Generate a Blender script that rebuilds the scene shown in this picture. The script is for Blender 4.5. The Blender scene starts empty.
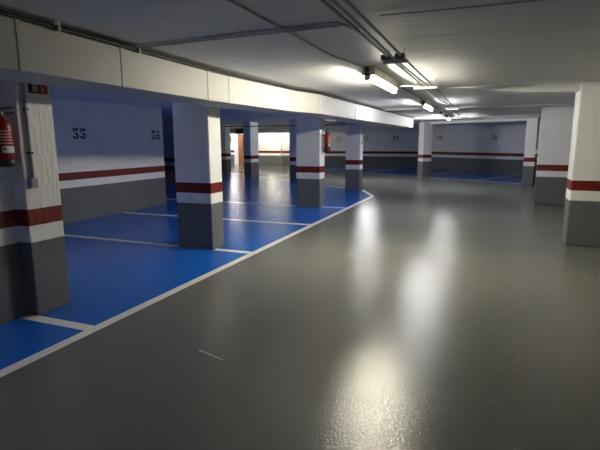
import bpy, bmesh, math
from mathutils import Vector, Matrix
scene = bpy.context.scene
COL = scene.collection
PI = math.pi
R = math.radians

# ------------------------------------------------------------------ materials
def srgb(r, g, b):
    f = lambda c: (c/255/12.92) if c/255 <= .04045 else ((c/255+.055)/1.055)**2.4
    return (f(r), f(g), f(b), 1)

def new_mat(name):
    m = bpy.data.materials.new(name); m.use_nodes = True
    nt = m.node_tree
    return m, nt, nt.nodes['Principled BSDF']

def simple(name, col, rough=.5, metal=0, spec=.5, bump=0, bscale=40):
    m, nt, b = new_mat(name)
    b.inputs['Base Color'].default_value = col
    b.inputs['Roughness'].default_value = rough
    b.inputs['Metallic'].default_value = metal
    b.inputs['Specular IOR Level'].default_value = spec
    n = nt.nodes.new('ShaderNodeTexNoise'); n.inputs['Scale'].default_value = bscale
    n.inputs['Detail'].default_value = 4
    if bump:
        bp = nt.nodes.new('ShaderNodeBump'); bp.inputs['Strength'].default_value = bump
        bp.inputs['Distance'].default_value = .004
        nt.links.new(n.outputs['Fac'], bp.inputs['Height'])
        nt.links.new(bp.outputs['Normal'], b.inputs['Normal'])
    else:
        r = nt.nodes.new('ShaderNodeMapRange')
        r.inputs['To Min'].default_value = max(0, rough-.05); r.inputs['To Max'].default_value = min(1, rough+.05)
        nt.links.new(n.outputs['Fac'], r.inputs['Value']); nt.links.new(r.outputs['Result'], b.inputs['Roughness'])
    return m

def emis(name, col, strength):
    m, nt, b = new_mat(name)
    b.inputs['Base Color'].default_value = (.9, .9, .88, 1)
    b.inputs['Emission Color'].default_value = col
    b.inputs['Emission Strength'].default_value = strength
    return m

Z_GREY, Z_RED0, Z_RED1 = .69, .852, .995

def banded(name, white, grey, red, bump=.25, vertical=False, specks=False):
    """painted plaster: grey dado, white, red stripe, white, by height above the floor"""
    m, nt, b = new_mat(name); L = nt.links.new; N = nt.nodes.new
    geo = N('ShaderNodeNewGeometry'); sep = N('ShaderNodeSeparateXYZ'); L(geo.outputs['Position'], sep.inputs[0])
    wob = N('ShaderNodeTexNoise'); wob.inputs['Scale'].default_value = 9
    L(geo.outputs['Position'], wob.inputs['Vector'])
    wm = N('ShaderNodeMath'); wm.operation = 'MULTIPLY_ADD'; wm.inputs[1].default_value = .006
    L(wob.outputs['Fac'], wm.inputs[0]); L(sep.outputs['Z'], wm.inputs[2])
    div = N('ShaderNodeMath'); div.operation = 'DIVIDE'; div.inputs[1].default_value = 3
    L(wm.outputs[0], div.inputs[0])
    cr = N('ShaderNodeValToRGB'); cr.color_ramp.interpolation = 'CONSTANT'
    e = cr.color_ramp.elements
    e[0].position = 0; e[0].color = grey
    e[1].position = (Z_GREY+.003)/3; e[1].color = white
    x = e.new((Z_RED0+.003)/3); x.color = red
    x = e.new((Z_RED1+.003)/3); x.color = white
    L(div.outputs[0], cr.inputs[0])
    big = N('ShaderNodeTexNoise'); big.inputs['Scale'].default_value = 2.2; big.inputs['Detail'].default_value = 5
    mp = N('ShaderNodeMapping')
    if vertical: mp.inputs['Scale'].default_value = (3, 3, .5)
    L(geo.outputs['Position'], mp.inputs[0]); L(mp.outputs[0], big.inputs['Vector'])
    rg = N('ShaderNodeMapRange'); rg.inputs['To Min'].default_value = .86; rg.inputs['To Max'].default_value = 1.1
    L(big.outputs['Fac'], rg.inputs['Value'])
    mx = N('ShaderNodeMix'); mx.data_type = 'RGBA'; mx.blend_type = 'MULTIPLY'; mx.inputs[0].default_value = 1
    L(cr.outputs[0], mx.inputs[6]); L(rg.outputs[0], mx.inputs[7])
    out = mx.outputs[2]
    if specks:
        vo = N('ShaderNodeTexVoronoi'); vo.inputs['Scale'].default_value = 5.5
        L(geo.outputs['Position'], vo.inputs['Vector'])
        lt = N('ShaderNodeMath'); lt.operation = 'LESS_THAN'; lt.inputs[1].default_value = .055
        L(vo.outputs['Distance'], lt.inputs[0])
        m2 = N('ShaderNodeMix'); m2.data_type = 'RGBA'; L(lt.outputs[0], m2.inputs[0])
        L(out, m2.inputs[6]); m2.inputs[7].default_value = srgb(120, 105, 98); out = m2.outputs[2]
    L(out, b.inputs['Base Color'])
    b.inputs['Roughness'].default_value = .55; b.inputs['Specular IOR Level'].default_value = .35
    fine = N('ShaderNodeTexNoise'); fine.inputs['Scale'].default_value = 26; fine.inputs['Detail'].default_value = 6
    mp2 = N('ShaderNodeMapping')
    if vertical: mp2.inputs['Scale'].default_value = (1, 1, .3)
    L(geo.outputs['Position'], mp2.inputs[0]); L(mp2.outputs[0], fine.inputs['Vector'])
    bp = N('ShaderNodeBump'); bp.inputs['Strength'].default_value = bump; bp.inputs['Distance'].default_value = .02
    L(fine.outputs['Fac'], bp.inputs['Height']); L(bp.outputs['Normal'], b.inputs['Normal'])
    return m

def epoxy(name, col, col2, rough, bump=.24):
    m, nt, b = new_mat(name); L = nt.links.new; N = nt.nodes.new
    geo = N('ShaderNodeNewGeometry')
    n1 = N('ShaderNodeTexNoise'); n1.inputs['Scale'].default_value = .7; n1.inputs['Detail'].default_value = 5
    L(geo.outputs['Position'], n1.inputs['Vector'])
    mx = N('ShaderNodeMix'); mx.data_type = 'RGBA'; L(n1.outputs['Fac'], mx.inputs[0])
    mx.inputs[6].default_value = col; mx.inputs[7].default_value = col2
    L(mx.outputs[2], b.inputs['Base Color'])
    rr = N('ShaderNodeMapRange'); rr.inputs['To Min'].default_value = rough-.03; rr.inputs['To Max'].default_value = rough+.03
    n2 = N('ShaderNodeTexNoise'); n2.inputs['Scale'].default_value = 2.5; n2.inputs['Detail'].default_value = 3
    L(geo.outputs['Position'], n2.inputs['Vector']); L(n2.outputs['Fac'], rr.inputs['Value'])
    L(rr.outputs[0], b.inputs['Roughness'])
    b.inputs['Specular IOR Level'].default_value = .42
    n3 = N('ShaderNodeTexNoise'); n3.inputs['Scale'].default_value = 75; n3.inputs['Detail'].default_value = 2
    L(geo.outputs['Position'], n3.inputs['Vector'])
    n4 = N('ShaderNodeTexNoise'); n4.inputs['Scale'].default_value = 1.6; n4.inputs['Detail'].default_value = 2
    L(geo.outputs['Position'], n4.inputs['Vector'])
    b1 = N('ShaderNodeBump'); b1.inputs['Strength'].default_value = bump; b1.inputs['Distance'].default_value = .01
    L(n3.outputs['Fac'], b1.inputs['Height'])
    b2 = N('ShaderNodeBump'); b2.inputs['Strength'].default_value = .04; b2.inputs['Distance'].default_value = .05
    L(n4.outputs['Fac'], b2.inputs['Height']); L(b1.outputs['Normal'], b2.inputs['Normal'])
    L(b2.outputs['Normal'], b.inputs['Normal'])
    return m

def ceil_mat():
    m, nt, b = new_mat('ceiling_paint'); L = nt.links.new; N = nt.nodes.new
    geo = N('ShaderNodeNewGeometry')
    n1 = N('ShaderNodeTexNoise'); n1.inputs['Scale'].default_value = .9; n1.inputs['Detail'].default_value = 7
    mp = N('ShaderNodeMapping'); mp.inputs['Scale'].default_value = (.5, 2.2, 1)
    L(geo.outputs['Position'], mp.inputs[0]); L(mp.outputs[0], n1.inputs['Vector'])
    mx = N('ShaderNodeMix'); mx.data_type = 'RGBA'; L(n1.outputs['Fac'], mx.inputs[0])
    mx.inputs[6].default_value = (.66, .66, .665, 1); mx.inputs[7].default_value = (.80, .80, .80, 1)
    L(mx.outputs[2], b.inputs['Base Color'])
    b.inputs['Roughness'].default_value = .6
    bp = N('ShaderNodeBump'); bp.inputs['Strength'].default_value = .35; bp.inputs['Distance'].default_value = .03
    n2 = N('ShaderNodeTexNoise'); n2.inputs['Scale'].default_value = 3; n2.inputs['Detail'].default_value = 8
    L(mp.outputs[0], n2.inputs['Vector']); L(n2.outputs['Fac'], bp.inputs['Height'])
    L(bp.outputs['Normal'], b.inputs['Normal'])
    return m

WHITE = (.82, .815, .81, 1)
GREY = srgb(101, 103, 104)
RED = srgb(108, 28, 20)
M = {}
M['wall'] = banded('painted_wall', WHITE, GREY, RED, .12)
M['column'] = banded('painted_column', WHITE, GREY, RED, .5, True, True)
M['pier'] = banded('painted_pier', WHITE, GREY, RED, .08)
M['ceiling'] = ceil_mat()
M['beam'] = simple('beam_paint', (.62, .62, .61, 1), .6, bump=.2, bscale=12)
M['grey_floor'] = epoxy('grey_epoxy', srgb(112, 112, 105), srgb(120, 120, 112), .15)
M['blue_floor'] = epoxy('blue_epoxy', srgb(26, 98, 200), srgb(32, 106, 206), .14)
M['line'] = epoxy('white_line_paint', srgb(244, 244, 242), srgb(250, 250, 246), .24)
M['duct'] = simple('duct_paint', (.49, .482, .46, 1), .5, bump=.1, bscale=6)
M['black'] = simple('black_plastic', (.012, .012, .014, 1), .45)
M['pvc'] = simple('grey_pvc', srgb(158, 158, 160), .4)
M['paintpipe'] = simple('painted_pipe', (.5, .5, .51, 1), .5)
M['galv'] = simple('galvanised_steel', srgb(185, 186, 184), .4, .35)
M['darkpipe'] = simple('dark_grey_pipe', srgb(92, 94, 100), .5)
M['housing'] = simple('lamp_housing', srgb(205, 200, 180), .5)
M['steel'] = simple('steel', srgb(150, 150, 152), .35, .9)
M['red'] = simple('extinguisher_red', srgb(140, 14, 16), .35)
M['signred'] = simple('sign_red', srgb(150, 14, 18), .4)
M['paper'] = simple('white_label', srgb(214, 214, 208), .5)
M['pink'] = simple('pale_print', srgb(226, 170, 165), .5)
M['green'] = simple('photoluminescent_green', srgb(170, 205, 165), .5)
M['darkgreen'] = simple('green_print', srgb(50, 130, 80), .5)
M['ink'] = simple('stencil_ink', srgb(22, 26, 44), .6)
M['fadedink'] = simple('faded_stencil_ink', srgb(60, 62, 70), .6)
M['paleink'] = simple('pale_stencil_ink', srgb(140, 142, 146), .6)
M['brown'] = simple('brown_door', srgb(140, 84, 44), .5)
M['whitedoor'] = simple('white_door', srgb(225, 225, 225), .45)
WARM = (1.0, .94, .76, 1); COOL = (.96, .965, 1.0, 1)
LS = 100
M['tube_warm'] = emis('warm_tube_glow', WARM, LS*.85)
M['tube_mid'] = emis('second_tube_glow', COOL, LS*.6)
M['tube_far'] = emis('far_tube_glow', WARM, LS*.65)
M['tube_cool'] = emis('cool_tube_glow', COOL, LS)

# ------------------------------------------------------------------ mesh helpers
class MB:
    def __init__(s): s.bm = bmesh.new()
    def box(s, x0, x1, y0, y1, z0, z1):
        bm = s.bm
        v = [bm.verts.new(p) for p in ((x0,y0,z0),(x1,y0,z0),(x1,y1,z0),(x0,y1,z0),(x0,y0,z1),(x1,y0,z1),(x1,y1,z1),(x0,y1,z1))]
        for f in ((3,2,1,0),(4,5,6,7),(0,1,5,4),(1,2,6,5),(2,3,7,6),(3,0,4,7)): bm.faces.new([v[i] for i in f])
        return s
    def prism(s, pts, z0, z1):
        bm = s.bm
        a = [bm.verts.new((x, y, z0)) for x, y in pts]; b = [bm.verts.new((x, y, z1)) for x, y in pts]
        n = len(pts)
        bm.faces.new(a[::-1]); bm.faces.new(b)
        for i in range(n): bm.faces.new([a[i], a[(i+1) % n], b[(i+1) % n], b[i]])
        return s
    def tube(s, pts, r, n=10):
        """a round tube through points"""
        bm = s.bm; pts = [Vector(p) for p in pts]; rings = []
        for i, p in enumerate(pts):
            t = (pts[min(i+1, len(pts)-1)]-pts[max(i-1, 0)]).normalized()
            u = t.cross(Vector((0, 0, 1)))
            if u.length < .05: u = t.cross(Vector((0, 1, 0)))
            u.normalize(); w = t.cross(u).normalized()
            rr = r[i] if isinstance(r, (list, tuple)) else r
            rings.append([bm.verts.new(p+u*math.cos(2*PI*k/n)*rr+w*math.sin(2*PI*k/n)*rr) for k in range(n)])
        for a, b in zip(rings[:-1], rings[1:]):
            for k in range(n): bm.faces.new([a[k], a[(k+1) % n], b[(k+1) % n], b[k]])
        bm.faces.new(rings[0][::-1]); bm.faces.new(rings[-1])
        return s
    def lathe(s, prof, cx=0, cy=0, n=24):
        bm = s.bm; rings = [[bm.verts.new((cx+r*math.cos(2*PI*k/n), cy+r*math.sin(2*PI*k/n), z)) for k in range(n)] for r, z in prof]
        for a, b in zip(rings[:-1], rings[1:]):
            for k in range(n): bm.faces.new([a[k], a[(k+1) % n], b[(k+1) % n], b[k]])
        bm.faces.new(rings[0][::-1]); bm.faces.new(rings[-1])
        return s
    def build(s, name, mat, parent=None, bevel=0, smooth=False, loc=None, rot=None):
        bmesh.ops.recalc_face_normals(s.bm, faces=s.bm.faces[:])
        me = bpy.data.meshes.new(name); s.bm.to_mesh(me); s.bm.free()
        me.materials.append(mat)
        o = bpy.data.objects.new(name, me); COL.objects.link(o)
        if parent: o.parent = parent
        if loc: o.location = loc
        if rot: o.rotation_euler = rot
        if bevel:
            md = o.modifiers.new('Bevel', 'BEVEL'); md.width = bevel; md.segments = 2; md.limit_method = 'ANGLE'
        if smooth:
            for p in me.polygons: p.use_smooth = len(p.vertices) == 4
        return o

def tag(o, label, cat, group=None):
    o['label'] = label; o['category'] = cat
    if group: o['group'] = group
    return o
def thing(name, label, cat, loc, rz=0, group=None):
    o = bpy.data.objects.new(name, None); COL.objects.link(o); o.location = loc; o.rotation_euler = (0, 0, rz)
    o.empty_display_size = .2
    return tag(o, label, cat, group)
def struct(o, label=None):
    o['kind'] = 'structure'
    if label: o['label'] = label
    return o

# ------------------------------------------------------------------ the room
ZC = 2.45
floor = struct(MB().box(-20.3, 7.3, -7.3, 32, -.3, 0).build('floor', M['grey_floor']), 'glossy grey epoxy garage floor')
ceiling = struct(MB().box(-20.3, 7.3, -7.3, 32, ZC, ZC+.25).build('ceiling', M['ceiling']), 'low off-white painted garage ceiling slab')

def wall(name, pts, label, z1=ZC):
    return struct(MB().prism(pts, 0, z1).build(name, M['wall']), label)

wl = wall('wall_left', [(-8.05, -7), (-7.75, -7), (-7.75, 9.95), (-8.05, 9.95)], 'white bay wall numbered 55 and 56 with red stripe and grey dado')
wall('wall_partition', [(-20, 15), (-9.9, 15), (-9.9, 15.3), (-20, 15.3)], 'short wall glimpsed behind the end of the numbered left wall')
wb = wall('wall_back', [(-14.4, 28.3), (-3.6, 28.3), (2.1, 24.45), (7.3, 20.9), (7.3, 21.3), (2.1, 24.85), (-3.5, 28.6), (-14.4, 28.6)],
          'far white wall with red stripe and stencilled bay numbers')
wall('wall_far_left', [(-20, 29.4), (-14.4, 29.4), (-14.4, 28.6), (-14.1, 28.6), (-14.1, 29.7), (-20, 29.7)], 'brightly lit far wall around the white doorway')
wall('wall_side_left', [(-20.3, -7.3), (-20, -7.3), (-20, 32), (-20.3, 32)], 'outer wall on the far left')
wall('wall_right', [(7, -7.3), (7.3, -7.3), (7.3, 21), (7, 21.2)], 'wall closing the right side')
wall('wall_behind', [(-20, -7.3), (7, -7.3), (7, -7), (-20, -7)], 'wall closing the aisle behind the viewer')

# painted floor areas (parts of the floor)
def paint(name, pts, mat, z, label=None, th=.003):
    mb = MB().prism(pts, 0, th); mb.bm.faces.ensure_lookup_table(); mb.bm.faces.remove(mb.bm.faces[0])   # no underside against the floor
    o = mb.build(name, mat, floor, loc=(0, 0, z))
    if label: o['label'] = label
    return o
XL = -3.08          # outer line of the bays
paint('blue_bay_paint', [(-7.75, -7), (XL, -7), (XL, 13.52), (-3.80, 15.10), (-8.7, 18.55), (-12.5, 21.4), (-15.5, 22.6), (-17, 15.3), (-9.9, 15.3), (-9.9, 15), (-20, 15), (-20, 9), (-8.05, 9.95), (-7.75, 9.95)],
      M['blue_floor'], 0, 'glossy blue epoxy covering the left parking bays')
BK0, BK1 = (-8.7, 25.2), (2.0, 18.9)
paint('blue_bay_paint', [BK0, BK1, (4.6, 22.6), (-3.62, 28.2), (-10.1, 28.2)], M['blue_floor'], 0, 'blue epoxy strip along the far wall')

def line(a, b, w=.11, label=None):
    a = Vector(a); b = Vector(b); d = (b-a).normalized(); n = Vector((-d.y, d.x))*w/2
    return paint('bay_line', [tuple(a+n), tuple(a-n), tuple(b-n), tuple(b+n)], M['line'], .003, label, .002)
line((XL, -7), (XL, 13.52), .10, 'long white line dividing blue bays from grey aisle')
line((XL, 13.50), (-3.80, 15.13), .10, 'white line cutting the corner at end of bays')
line((-4.2, 15.35), (-12.5, 21.2), .09)
line((-8.9, 20.7), (-14, 24.3), .09)
for y in (.4, 2.88, 5.88, 8.36):
    line((-7.7, y), (XL-.05, y), .11)
line((-13, 10.83), (XL-.05, 10.83), .09)
line(BK0, BK1, .07, 'white line along front of the far blue bays')
for (a, b) in (((-.45, 20.45), (1.45, 24.6)), ((-3.0, 22.0), (-1.3, 26.4)), ((-5.9, 23.7), (-4.9, 28.0)), ((-8.4, 25.2), (-7.6, 28.0))):
    line(a, b, .08)

paint('scratch_mark', [(-2.0, 2.872), (-1.737, 2.79), (-1.737, 2.786), (-2.0, 2.862)], M['line'], 0, 'thin pale scratch on the grey floor in the foreground', .0015)
# ------------------------------------------------------------------ ceiling beams
def trim(n, pts, z0, label):
    return struct(MB().prism(pts, z0, ZC).build('trim_%d' % n, M['beam'], bevel=.006), label)
mb = MB(); bar_pts = [(3.4, 2.45), (3.4, 2.325), (.9, 2.325), (.5, 2.335), (.1, 2.375), (-.4, 2.43), (-.7, 2.45)]
va = [mb.bm.verts.new((x, 8.12, z)) for x, z in bar_pts]; vb = [mb.bm.verts.new((x, 8.6, z)) for x, z in bar_pts]
mb.bm.faces.new(va); mb.bm.faces.new(vb[::-1])
for i in range(len(va)): mb.bm.faces.new([va[i], vb[i], vb[(i+1) % len(va)], va[(i+1) % len(va)]])
struct(mb.build('trim_1', M['ceiling']), 'ceiling beam tapering out from the nearest right column')
trim(2, [(-2.7, 12.6), (3.2, 12.6), (3.2, 12.95), (-2.7, 12.95)], 2.405, 'shallow beam crossing the aisle ceiling')
trim(3, [(-3.2, 17.2), (3.4, 17.2), (3.4, 17.5), (-3.2, 17.5)], 2.36, 'white ceiling beam where the duct ends')
trim(4, [(-4.7, 15.0), (-3.25, 15.0), (-3.25, 15.3), (-4.7, 15.3)], 2.11, 'short beam over the column at the blue corner')
trim(5, [(-2.9, 22.1), (1.5, 19.15), (3.4, 17.9), (3.4, 18.2), (1.5, 19.45), (-2.9, 22.4)], 2.33, 'beam over the front of the far bays')
trim(6, [(-19.9, 26.0), (-3.0, 26.0), (-3.0, 26.3), (-19.9, 26.3)], 2.13, 'beam in front of the far wall')

# ------------------------------------------------------------------ columns
def column(cx, y0, w, d, label, rot=0, mat='column', z1=ZC, extra=None, bevel=.012):
    """cx,y0 = middle of the front face"""
    mb = MB().box(-w/2, w/2, 0, d, 0, z1)
    o = mb.build('concrete_column', M[mat], bevel=bevel, loc=(cx, y0, 0), rot=(0, 0, R(rot)))
    return tag(o, label, 'column')
# nearest left column with the narrower pier it is built onto
mb = MB().prism([(-.30, -.05), (-.14, -.05), (-.14, 0), (.28, 0), (.28, .36), (-.30, .36)], 0, ZC)
mb.bm.free(); mb = MB().prism([(-4.55, 2.0), (-3.94, 2.0), (-3.94, 2.93), (-3.81, 2.93), (-3.81, 3.30), (-4.55, 3.30)], 0, ZC)
colA = tag(mb.build('concrete_column', M['column'], bevel=.01), 'nearest left column, stepped, with red sign near its top', 'column')
column(-4.04, 5.82, .62, .33, 'square column second from the left, standing between white bay lines', bevel=.015)
column(-4.06, 10.68, .62, .36, 'column on blue floor with a fire extinguisher hung on its right side')
column(-4.07, 14.80, .48, .40, 'column at pointed corner of the blue floor with a hanging switch')
column(-6.98, 16.9, .42, .4, 'dark column partly hidden behind column with the extinguisher')
column(-9.80, 18.3, .36, .75, 'column standing right of the far bright doorway')
column(-12.85, 21.2, .5, .5, 'farthest column, seen just left of the bright doorway')
column(-2.52, 21.75, .44, .44, 'far column in middle of back wall, between bays 34 and 35', 38)
column(1.63, 8.10, .85, .42, 'nearest right column, cut by the edge of the photo', 0, 'pier', bevel=.02)
column(1.67, 13.2, 1.0, .42, 'wide right column behind the nearest one', -5, 'pier', bevel=.02)
column(1.40, 18.75, .37, .42, 'farthest right column, narrow, beside the far blue bays', -12, 'pier', bevel=.02)

# ------------------------------------------------------------------ ventilation duct
dz0, dz1, dw = 2.07, 2.39, .54
path = [(-3.0, -6.9), (-3.0, 0.0), (-3.02, 2.31), (-3.06, 3.30), (-3.11, 4.72), (-3.10, 5.18), (-2.99, 7.0), (-2.82, 7.72), (-2.78, 10.0), (-2.71, 13.0), (-2.62, 16.3), (-2.58, 17.2)]
path = [(x+.12-.0035*max(0, y), y) for x, y in path]
duct = thing('ventilation_duct', 'long boxed white ventilation duct hung under the ceiling above the columns', 'duct', (-3.3, 5, dz0))
off = Vector((3.3, -5, -dz0))
def left_of(i):
    p = Vector(path[i]); a = Vector(path[max(i-1, 0)]); b = Vector(path[min(i+1, len(path)-1)])
    d = (b-a).normalized(); return p + Vector((-d.y, d.x))*dw
for i in range(len(path)-1):
    a, b = Vector(path[i]), Vector(path[i+1]); c, d = left_of(i+1), left_of(i)
    g = (b-a).normalized()*.002
    a2, b2, c2, d2 = a+g, b-g, c-g, d+g
    o = MB().prism([tuple(a2), tuple(b2), tuple(c2), tuple(d2)], dz0, dz1).build('duct_panel', M['duct'], duct, bevel=.004, loc=off)
for i in (2, 3, 4, 5, 7, 8, 10):
    a = Vector(path[i]); l = left_of(i); d = (a-l).normalized(); t = Vector((-d.y, d.x))*.018
    p = [a+d*.005-t, a+d*.005+t, l-d*.005+t, l-d*.005-t]
    MB().prism([tuple(q) for q in p], dz0-.005, dz1+.004).build('joint_strip', M['duct'], duct, bevel=.002, loc=off)
for y in (1.0, 3.9, 6.6, 9.2, 12.0, 15.0):
    k = max(i for i in range(len(path)-1) if path[i][1] <= y)
    t = (y-path[k][1])/(path[k+1][1]-path[k][1]); x = path[k][0]+t*(path[k+1][0]-path[k][0])
    MB().box(x-.4, x-.36, y-.02, y+.02, dz1-.01, ZC).build('hanger', M['galv'], duct, loc=off)
# black cable lying along the top front edge
cab = MB().tube([(x+.012, y, dz1+.016+(.004 if i % 2 else 0)) for i, (x, y) in enumerate(path)], .014, 8).build('black_cable', M['black'])
tag(cab, 'black cable running along the top edge of the white duct', 'cable')
for y, x in ((2.62, -2.91), (3.50, -2.95)):
    MB().box(x-.01, x+.03, y-.008, y+.008, dz1-.01, ZC).build('clip', M['paper'], cab)

# ------------------------------------------------------------------ fluorescent lamps
def lamp(x, y0, length, label, tube, rz=0):
    t = thing('fluorescent_lamp', label, 'ceiling light', (x, y0, ZC), rz, 'fluorescent lamps along the ceiling')
    h = MB().prism([(-.075, .03), (.075, .03), (.075, length-.03), (-.075, length-.03)], -.10, 0)
    h.build('housing', M['housing'], t, bevel=.008)
    MB().tube([(0, .04, -.124), (0, .06, -.124), (0, length-.06, -.124), (0, length-.04, -.124)], [.016, .024, .024, .016], 14).build('glowing_tube', tube, t, smooth=True)
    for y in (0.0, length-.05):
        MB().box(-.035, .035, y, y+.045, -.155, -.02).build('end_cap', M['housing'], t, bevel=.008)
    MB().tube([(0.0, 0, -.05), (0.0, -.035, -.05), (0, -.06, -.02)], [.03, .03, .014], 10).build('cable_gland', M['black'], t)
    MB().box(-.03, .03, -.03, .0, -.11, -.06).build('cable_gland', M['black'], t, bevel=.004)
    for k in range(2):
        yy = length*(.33+.33*k)
        MB().box(.073, .083, yy-.02, yy+.02, -.06, -.03).build('clip', M['steel'], t)
    return t
lamp(-1.34, 5.45, 1.7, 'nearest glowing fluorescent ceiling lamp, warm white', M['tube_warm'])
lamp(-1.30, 10.1, 1.5, 'second glowing fluorescent lamp from the camera', M['tube_mid'])
lamp(-1.30, 16.0, 1.0, 'farthest visible fluorescent lamp, in front of the beam', M['tube_cool'])
lamp(-4.55, 18.2, 1.4, 'fluorescent lamp hidden behind the bay beam, reflected in the floor', M['tube_cool'])
lamp(-12.9, 26.5, 1.5, 'fluorescent lamp lighting the far white wall', M['tube_far'])
lamp(-16.3, 27.0, 1.6, 'fluorescent lamp lighting the far doorway', M['tube_cool'])
lamp(-6.0, -4.6, 1.6, 'unseen fill lamp added behind the viewer to brighten the bays', M['tube_cool'])  # added out of view as cool fill light for the bay walls and ceiling

# ------------------------------------------------------------------ conduits and brackets
def pipe(name, pts, r, mat, label, cat='pipe', group=None):
    return tag(MB().tube(pts, r, 10).build(name, M[mat], smooth=True), label, cat, group)
pipe('conduit', [(-1.5, -6.9, 2.437), (-1.5, 2.6, 2.437), (-1.5, 4.6, 2.437), (-1.36, 5.46, 2.43)], .009, 'pvc', 'thin conduit on ceiling leading to the nearest lamp')
pipe('conduit', [(-1.34, 7.18, 2.437), (-1.30, 10.04, 2.437)], .010, 'darkpipe', 'thin conduit between the first and second lamps')
pipe('conduit', [(-1.30, 11.65, 2.44), (-1.30, 15.9, 2.44)], .010, 'darkpipe', 'thin conduit between the second and third lamps')
zt = 2.36
G3 = 'parallel conduits carried by the ceiling brackets'
for x0, x1, x2, lab in ((-.895, -.905, -.895, 'leftmost of the long parallel conduits on brackets'),
                        (-.845, -.87, -.84, 'middle of the long parallel conduits on brackets'),
                        (-.775, -.78, -.775, 'rightmost of the long parallel conduits on brackets')):
    pipe('conduit', [(x0, -6.9, zt), (x0, 3.0, zt), (x1, 4.6, zt), (x2, 7.0, zt), (x2, 17.15, zt)], .012, 'pvc', lab, group=G3)
pipe('cross_conduit', [(-2.93, 3.52, 2.434), (-1.62, 3.46, 2.434), (-1.03, 3.44, 2.434), (-.93, 3.47, 2.40)], .013, 'paintpipe', 'conduit crossing the ceiling from the duct to the parallel conduits')
pipe('cross_conduit', [(-2.93, 3.47, 2.436), (-1.62, 3.41, 2.436), (-1.06, 3.39, 2.436), (-.93, 3.40, 2.40)], .011, 'paintpipe', 'second conduit beside the first one crossing the ceiling from the duct')
pipe('cross_conduit', [(-.74, 3.33, 2.443), (-.04, 3.36, 2.443), (1.6, 3.4, 2.443), (6.9, 3.4, 2.443)], .005, 'paintpipe', 'thin cable crossing ceiling to the right of parallel conduits', 'cable')
pipe('cross_conduit', [(-1.28, 7.18, 2.40), (-1.22, 6.98, 2.375), (-.96, 6.94, 2.375)], .008, 'galv', 'short conduit joining nearest lamp to the bracket')
for y, x0, x1, lab in ((4.55, -.97, -.74, 'small metal bracket nearest the camera holding the conduits'),
                       (6.88, -1.02, -.70, 'wide metal bracket beside the nearest lamp'),
                       (11.7, -.98, -.69, 'metal bracket holding conduits beside the second lamp'),
                       (15.9, -.98, -.69, 'farthest metal bracket holding the conduits')):
    t = thing('pipe_bracket', lab, 'bracket', (x0, y, zt-.0145), 0, 'metal brackets under the conduits')
    MB().box(0, x1-x0, -.02, .02, -.03, 0.0).build('cross_bar', M['galv'], t, bevel=.003)
    for xx in (.05, x1-x0-.035):
        MB().tube([(xx, 0, 0), (xx, 0, ZC-zt+.0145)], .003, 8).build('threaded_rod', M['steel'], t)
for (x, y, s, lab) in ((-.915, 4.46, .095, 'dark junction box on left side of the parallel conduits'), (-.79, 4.42, .085, 'dark junction box on right side of the parallel conduits'), (-1.36, 14.6, .09, 'black junction box on ceiling between second and third lamps')):
    z0 = zt-.03 if y < 10 else 2.40
    t = thing('junction_box', lab, 'junction box', (x, y, z0))
    MB().box(-s/2, s/2, -s*.6, s*.6, 0, .045 if y < 10 else ZC-z0).build('box', M['darkpipe' if y < 10 else 'black'], t, bevel=.005)
    MB().tube([(0, 0, -.004), (0, 0, .01)], s*.2, 12).build('screw_cap', M['darkpipe'], t)

pipe('corner_conduit', [(1.20, 13.1, 2.325), (1.37, 13.1, 2.425), (1.39, 13.1, 2.44)], .008, 'paper', 'short slanting white conduit at top corner of the wide right column')
# vertical conduit and switch box on the nearest column
t = thing('wall_conduit', 'vertical grey conduit ending in small box on nearest left column', 'pipe', (-3.808, 3.005, 1.20))
MB().tube([(.016, 0, 1.24), (.016, 0, .78), (.016, 0, .08)], .014, 10).build('conduit', M['pvc'], t, smooth=True)
MB().box(0, .04, -.035, .035, 0, .085).build('switch_box', M['pvc'], t, bevel=.006)
for z in (.68, .3): MB().box(0, .034, -.019, .019, z, z+.02).build('pipe_clip', M['black'], t)
# hanging switch on the column at the blue corner
t = thing('pull_switch', 'small grey switch on a drop conduit on the column at the blue corner', 'switch', (-3.83, 15.05, 1.50))
MB().box(0, .05, -.05, .05, 0, .12).build('switch_box', M['pvc'], t, bevel=.006)
MB().tube([(.02, 0, .12), (.02, 0, .62)], .012, 8).build('conduit', M['pvc'], t)
t = tag(MB().box(-.03, .03, -.012, 0.02, -.05, .05).build('light_switch', M['darkpipe'], bevel=.004, loc=(-2.66, 21.84, 1.33), rot=(0, 0, R(38))), 'small dark switch on far column in front of back wall', 'switch')
t = tag(MB().box(-.045, .0, -.05, .05, -.06, .06).build('light_switch', M['paper'], bevel=.006, loc=(1.165, 13.42, 1.33), rot=(0, 0, R(-5))), 'small white switch on left edge of the wide right column', 'switch')
# thin pipe across the bay behind the extinguisher column
pipe('bay_conduit', [(-3.9, 11.1, 2.1), (-3.88, 13.0, 2.1), (-3.95, 14.82, 2.12)], .014, 'darkpipe', 'dark conduit running between the extinguisher column and the next')

pipe('bay_conduit', [(-9.0, 15.1, 2.15), (-6.8, 15.1, 2.14), (-4.7, 15.1, 2.15)], .016, 'darkpipe', 'dark pipe crossing high behind the extinguisher column, far left')
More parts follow.
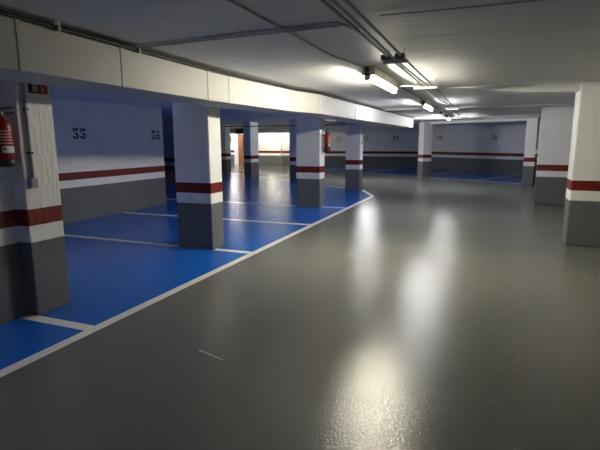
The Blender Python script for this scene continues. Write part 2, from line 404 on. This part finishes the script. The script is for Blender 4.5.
# ------------------------------------------------------------------ fire extinguishers
def extinguisher(loc, rz, label):
    """+X points away from the wall, origin under the cylinder"""
    t = thing('fire_extinguisher', label, 'fire extinguisher', loc, rz)
    MB().lathe([(.06, .0), (.078, .012), (.078, .36), (.074, .40), (.055, .43), (.03, .452), (.022, .47)]).build('cylinder', M['red'], t, smooth=True)
    MB().lathe([(.07, -.012), (.083, -.006), (.083, .055), (.079, .058)]).build('base_ring', M['black'], t, smooth=True)
    MB().lathe([(.022, .465), (.026, .47), (.026, .515), (.018, .52)], n=16).build('valve', M['steel'], t, smooth=True)
    MB().tube([(0, -.02, .52), (.0, .03, .535), (.0, .12, .555)], .011, 8).build('lever', M['black'], t)
    MB().tube([(0, .015, .50), (.0, .06, .495), (.0, .13, .505)], .011, 8).build('carry_handle', M['black'], t)
    MB().tube([(0, -.02, .50), (.0, -.07, .49), (.02, -.1, .42), (.03, -.098, .3), (.03, -.095, .12), (.03, -.095, .06)], .011, 10).build('hose', M['black'], t, smooth=True)
    # curved paper label and printed lines
    def patch(name, a0, a1, z0, z1, mat, r=.0795):
        mb = MB(); n = 8; bm = mb.bm
        A = [[bm.verts.new((rr*math.cos(a0+(a1-a0)*k/n), rr*math.sin(a0+(a1-a0)*k/n), z)) for k in range(n+1)] for rr, z in ((r, z0), (r, z1), (r-.0012, z1), (r-.0012, z0))]
        for j in range(4):
            for k in range(n): bm.faces.new([A[j][k], A[j][k+1], A[(j+1) % 4][k+1], A[(j+1) % 4][k]])
        mb.build(name, M[mat], t)
    patch('paper_label', R(-45), R(50), .12, .185, 'paper')
    patch('instruction_print', R(-40), R(-20), .145, .17, 'darkgreen', .0802)
    for k, z in enumerate((.205, .235, .262, .29, .318)):
        patch('instruction_print', R(-55), R(40-9*k), z, z+.011, 'pink')
    MB().box(-.115, -.07, -.03, .03, .37, .41).build('wall_bracket', M['steel'], t)
    return t
extinguisher((-3.822, 2.785, 1.41), 0, 'red fire extinguisher with white label, on nearest left column').scale = (.98, .98, .88)
extinguisher((-3.635, 10.88, 1.36), 0, 'small distant red fire extinguisher hanging on a column in the blue bays')
pipe('extinguisher_cord', [(-3.925, 2.80, 2.14), (-3.92, 2.80, 2.08), (-3.915, 2.83, 2.02), (-3.915, 2.82, 1.92)], .006, 'black', 'black cord hanging down column above the nearest extinguisher', 'cord')

# ------------------------------------------------------------------ red sign on nearest column
t = thing('fire_sign', 'small red fire equipment sign with pale green panel on nearest column', 'sign', (-3.812, 3.165, 2.035))
MB().box(.001, .006, -.095, .095, 0, .105).build('board', M['signred'], t, bevel=.001)
MB().box(.006, .007, -.06, -.012, .015, .085).build('pictogram_panel', M['green'], t)
mb = MB(); mb.box(.007, .0078, -.045, -.028, .022, .058); mb.box(.007, .0078, -.04, -.033, .058, .068); mb.box(.007, .0078, -.04, -.022, .066, .072)
mb.build('extinguisher_pictogram', M['darkgreen'], t)
mb = MB()
for (y, z, l) in ((.02, .06, .03), (.032, .05, .034), (.05, .062, .03), (.045, .03, .03), (.03, .028, .02)):
    bm = mb.bm
    d = Vector((0, .8, -.6))*l; n = Vector((0, .6, .8))*.004
    p = Vector((.0062, y, z)); q = [p-n, p+d, p+n]
    a = [bm.verts.new(v) for v in q]; b = [bm.verts.new(v+Vector((.0008, 0, 0))) for v in q]
    bm.faces.new(a[::-1]); bm.faces.new(b)
    for i in range(3): bm.faces.new([a[i], a[(i+1) % 3], b[(i+1) % 3], b[i]])
mb.build('flame_pictogram', M['paper'], t)
MB().box(0, .03, -.100, -.096, -.003, .108).build('edge_strip', M['black'], t)

# ------------------------------------------------------------------ stencilled bay numbers
def arc(mb, cx, cz, r0, r1, a0, a1, sx=1, n=10, th=.0015):
    bm = mb.bm; rows = []
    for k in range(n+1):
        a = R(a0+(a1-a0)*k/n)
        rows.append([bm.verts.new((cx+sx*rr*math.cos(a), y, cz+rr*math.sin(a))) for rr, y in ((r0, 0), (r1, 0), (r1, -th), (r0, -th))])
    for a, b in zip(rows[:-1], rows[1:]):
        for j in range(4): bm.faces.new([a[j], a[(j+1) % 4], b[(j+1) % 4], b[j]])
    bm.faces.new(rows[0]); bm.faces.new(rows[-1][::-1])
def bar(mb, pts, th=.0015):
    bm = mb.bm; a = [bm.verts.new((x, 0, z)) for x, z in pts]; b = [bm.verts.new((x, -th, z)) for x, z in pts]
    n = len(pts); bm.faces.new(a); bm.faces.new(b[::-1])
    for i in range(n): bm.faces.new([a[i], b[i], b[(i+1) % n], a[(i+1) % n]])
def digit(mb, ch, x0, s):
    """stencil digit in a box 0..0.7 wide, 0..1 high, scaled by s; plane XZ facing -Y"""
    P = lambda pts: bar(mb, [(x0+x*s, z*s) for x, z in pts])
    A = lambda cx, cz, r0, r1, a0, a1: arc(mb, x0+cx*s, cz*s, r0*s, r1*s, a0, a1)
    if ch == '5':
        P([(.05, .62), (.05, 1), (.24, 1), (.24, .72), (.13, .62)])
        P([(.31, .80), (.31, 1), (.62, 1), (.58, .76), (.42, .72)])
        A(.31, .31, .14, .31, 100, -80); A(.30, .30, .12, .30, 175, 262)
        A(.14, .22, .0, .10, 0, 350)
    elif ch == '6':
        A(.33, .30, .14, .31, 100, -80); A(.30, .30, .12, .30, 100, 262)
        P([(.0, .34), (.16, .34), (.2, .66), (.36, .9), (.34, 1), (.2, .96), (.04, .72)])
        P([(.42, 1), (.56, .96), (.62, .82), (.48, .74), (.42, .84)])
    elif ch == '3':
        P([(.05, .8), (.05, 1), (.28, 1), (.28, .84)]); P([(.34, .84), (.34, 1), (.62, 1), (.62, .88), (.38, .58), (.28, .58), (.26, .66)])
        A(.31, .29, .14, .31, 90, -80); A(.30, .29, .13, .30, 185, 262)
    elif ch == '4':
        P([(.36, .0), (.36, .24), (.54, .24), (.54, 0)]); P([(.0, .26), (.0, .38), (.32, 1), (.36, 1), (.36, .74), (.16, .38), (.33, .38), (.33, .26)])
        P([(.38, .30), (.38, 1), (.54, 1), (.54, .40), (.66, .40), (.66, .30)])
    elif ch == '2':
        A(.32, .68, .14, .31, -10, 80); A(.30, .68, .14, .30, 95, 175)
        P([(.02, .0), (.02, .14), (.42, .56), (.60, .62), (.26, .17), (.28, 0)]); P([(.34, 0), (.34, .17), (.64, .20), (.64, 0)])
def number(parent, text, loc, rz, s, label, ink='ink'):
    mb = MB()
    for i, ch in enumerate(text): digit(mb, ch, (i-len(text)/2)*.82*s+.06*s, s)
    o = mb.build('bay_number', M[ink], parent, loc=loc, rot=(0, 0, rz)); o['label'] = label
    return o
number(wl, '55', (-7.748, 7.30, 1.66), R(90), .225, 'stencilled black bay number 55')
number(wl, '56', (-7.748, 9.68, 1.66), R(90), .225, 'stencilled black bay number 56')
def on_back(x):
    if x < -3.6: return (x, 28.298, 1.64), 0
    t = (x+3.6)/5.7; return (x, 28.3+t*(24.45-28.3)-.003, 1.64), math.atan2(24.45-28.3, 5.7)
for txt, x in (('32', -8.7), ('33', -7.0), ('34', -5.15), ('35', -2.55), ('36', .25)):
    l, a = on_back(x); number(wb, txt, l, a, .25, 'small distant stencilled bay number %s' % txt, 'fadedink' if x > -6 else 'paleink')

# ------------------------------------------------------------------ far doorway
d = struct(MB().box(-16.75, -15.55, 29.33, 29.4, 0, 2.12).build('door_1', M['whitedoor'], bevel=.01), 'white far doorway beside brown door leaf')
MB().box(-16.35, -16.0, 29.2, 29.33, 0.0, 2.1).build('door_leaf', M['brown'], d, bevel=.01)['label'] = 'narrow brown wooden door leaf'
MB().box(-16.07, -16.03, 29.13, 29.2, 1.0, 1.15).build('door_handle', M['steel'], d)
t = thing('exit_box', 'black box hanging from ceiling in front of the far doorway', 'ceiling box', (-14.15, 25.6, 2.08))
MB().box(-.3, .3, -.06, .06, 0, .3).build('box', M['black'], t, bevel=.01)
MB().tube([(-.15, 0, .3), (-.15, 0, ZC-2.08)], .01, 8).build('rod', M['steel'], t); MB().tube([(.15, 0, .3), (.15, 0, ZC-2.08)], .01, 8).build('rod', M['steel'], t)
t = tag(MB().box(-.1, .1, -.05, 0, 1.6, 2.0).build('wall_cabinet', M['black'], bevel=.01, loc=(-17.1, 29.39, 0)), 'dark box on far wall left of the doorway', 'cabinet')
tag(MB().tube([(-12.6, 28.27, 0.0), (-12.6, 28.27, 2.44)], .03, 10).build('drain_pipe', M['paper'], smooth=True), 'white vertical pipe on the brightly lit far wall', 'pipe')

# ------------------------------------------------------------------ camera
cam = bpy.data.cameras.new('camera'); co = bpy.data.objects.new('camera', cam); COL.objects.link(co)
cam.sensor_width = 36; cam.lens = 465.0/600*36; cam.clip_start = .05
yaw, pit, rol = R(21.8), R(10.169), R(-.21)
F = Vector((0, math.cos(pit), -math.sin(pit))); R0 = Vector((1, 0, 0)); U0 = Vector((0, math.sin(pit), math.cos(pit)))
Rv = R0*math.cos(rol)+U0*math.sin(rol); Uv = -R0*math.sin(rol)+U0*math.cos(rol)
mat = Matrix((( Rv.x, Uv.x, -F.x, 0), (Rv.y, Uv.y, -F.y, 0), (Rv.z, Uv.z, -F.z, 0), (0, 0, 0, 1)))
co.matrix_world = Matrix.Translation((0, 0, 1.6)) @ Matrix.Rotation(yaw, 4, 'Z') @ mat
scene.camera = co

w = bpy.data.worlds.new('world'); scene.world = w; w.use_nodes = True
w.node_tree.nodes['Background'].inputs[0].default_value = (.02, .02, .022, 1)
scene.view_settings.view_transform = 'Standard'; scene.view_settings.look = 'None'
scene.view_settings.gamma = 1; scene.view_settings.use_curve_mapping = False
scene.view_settings.exposure = 1.7
try: scene.cycles.max_bounces = 12; scene.cycles.diffuse_bounces = 8
except Exception: pass
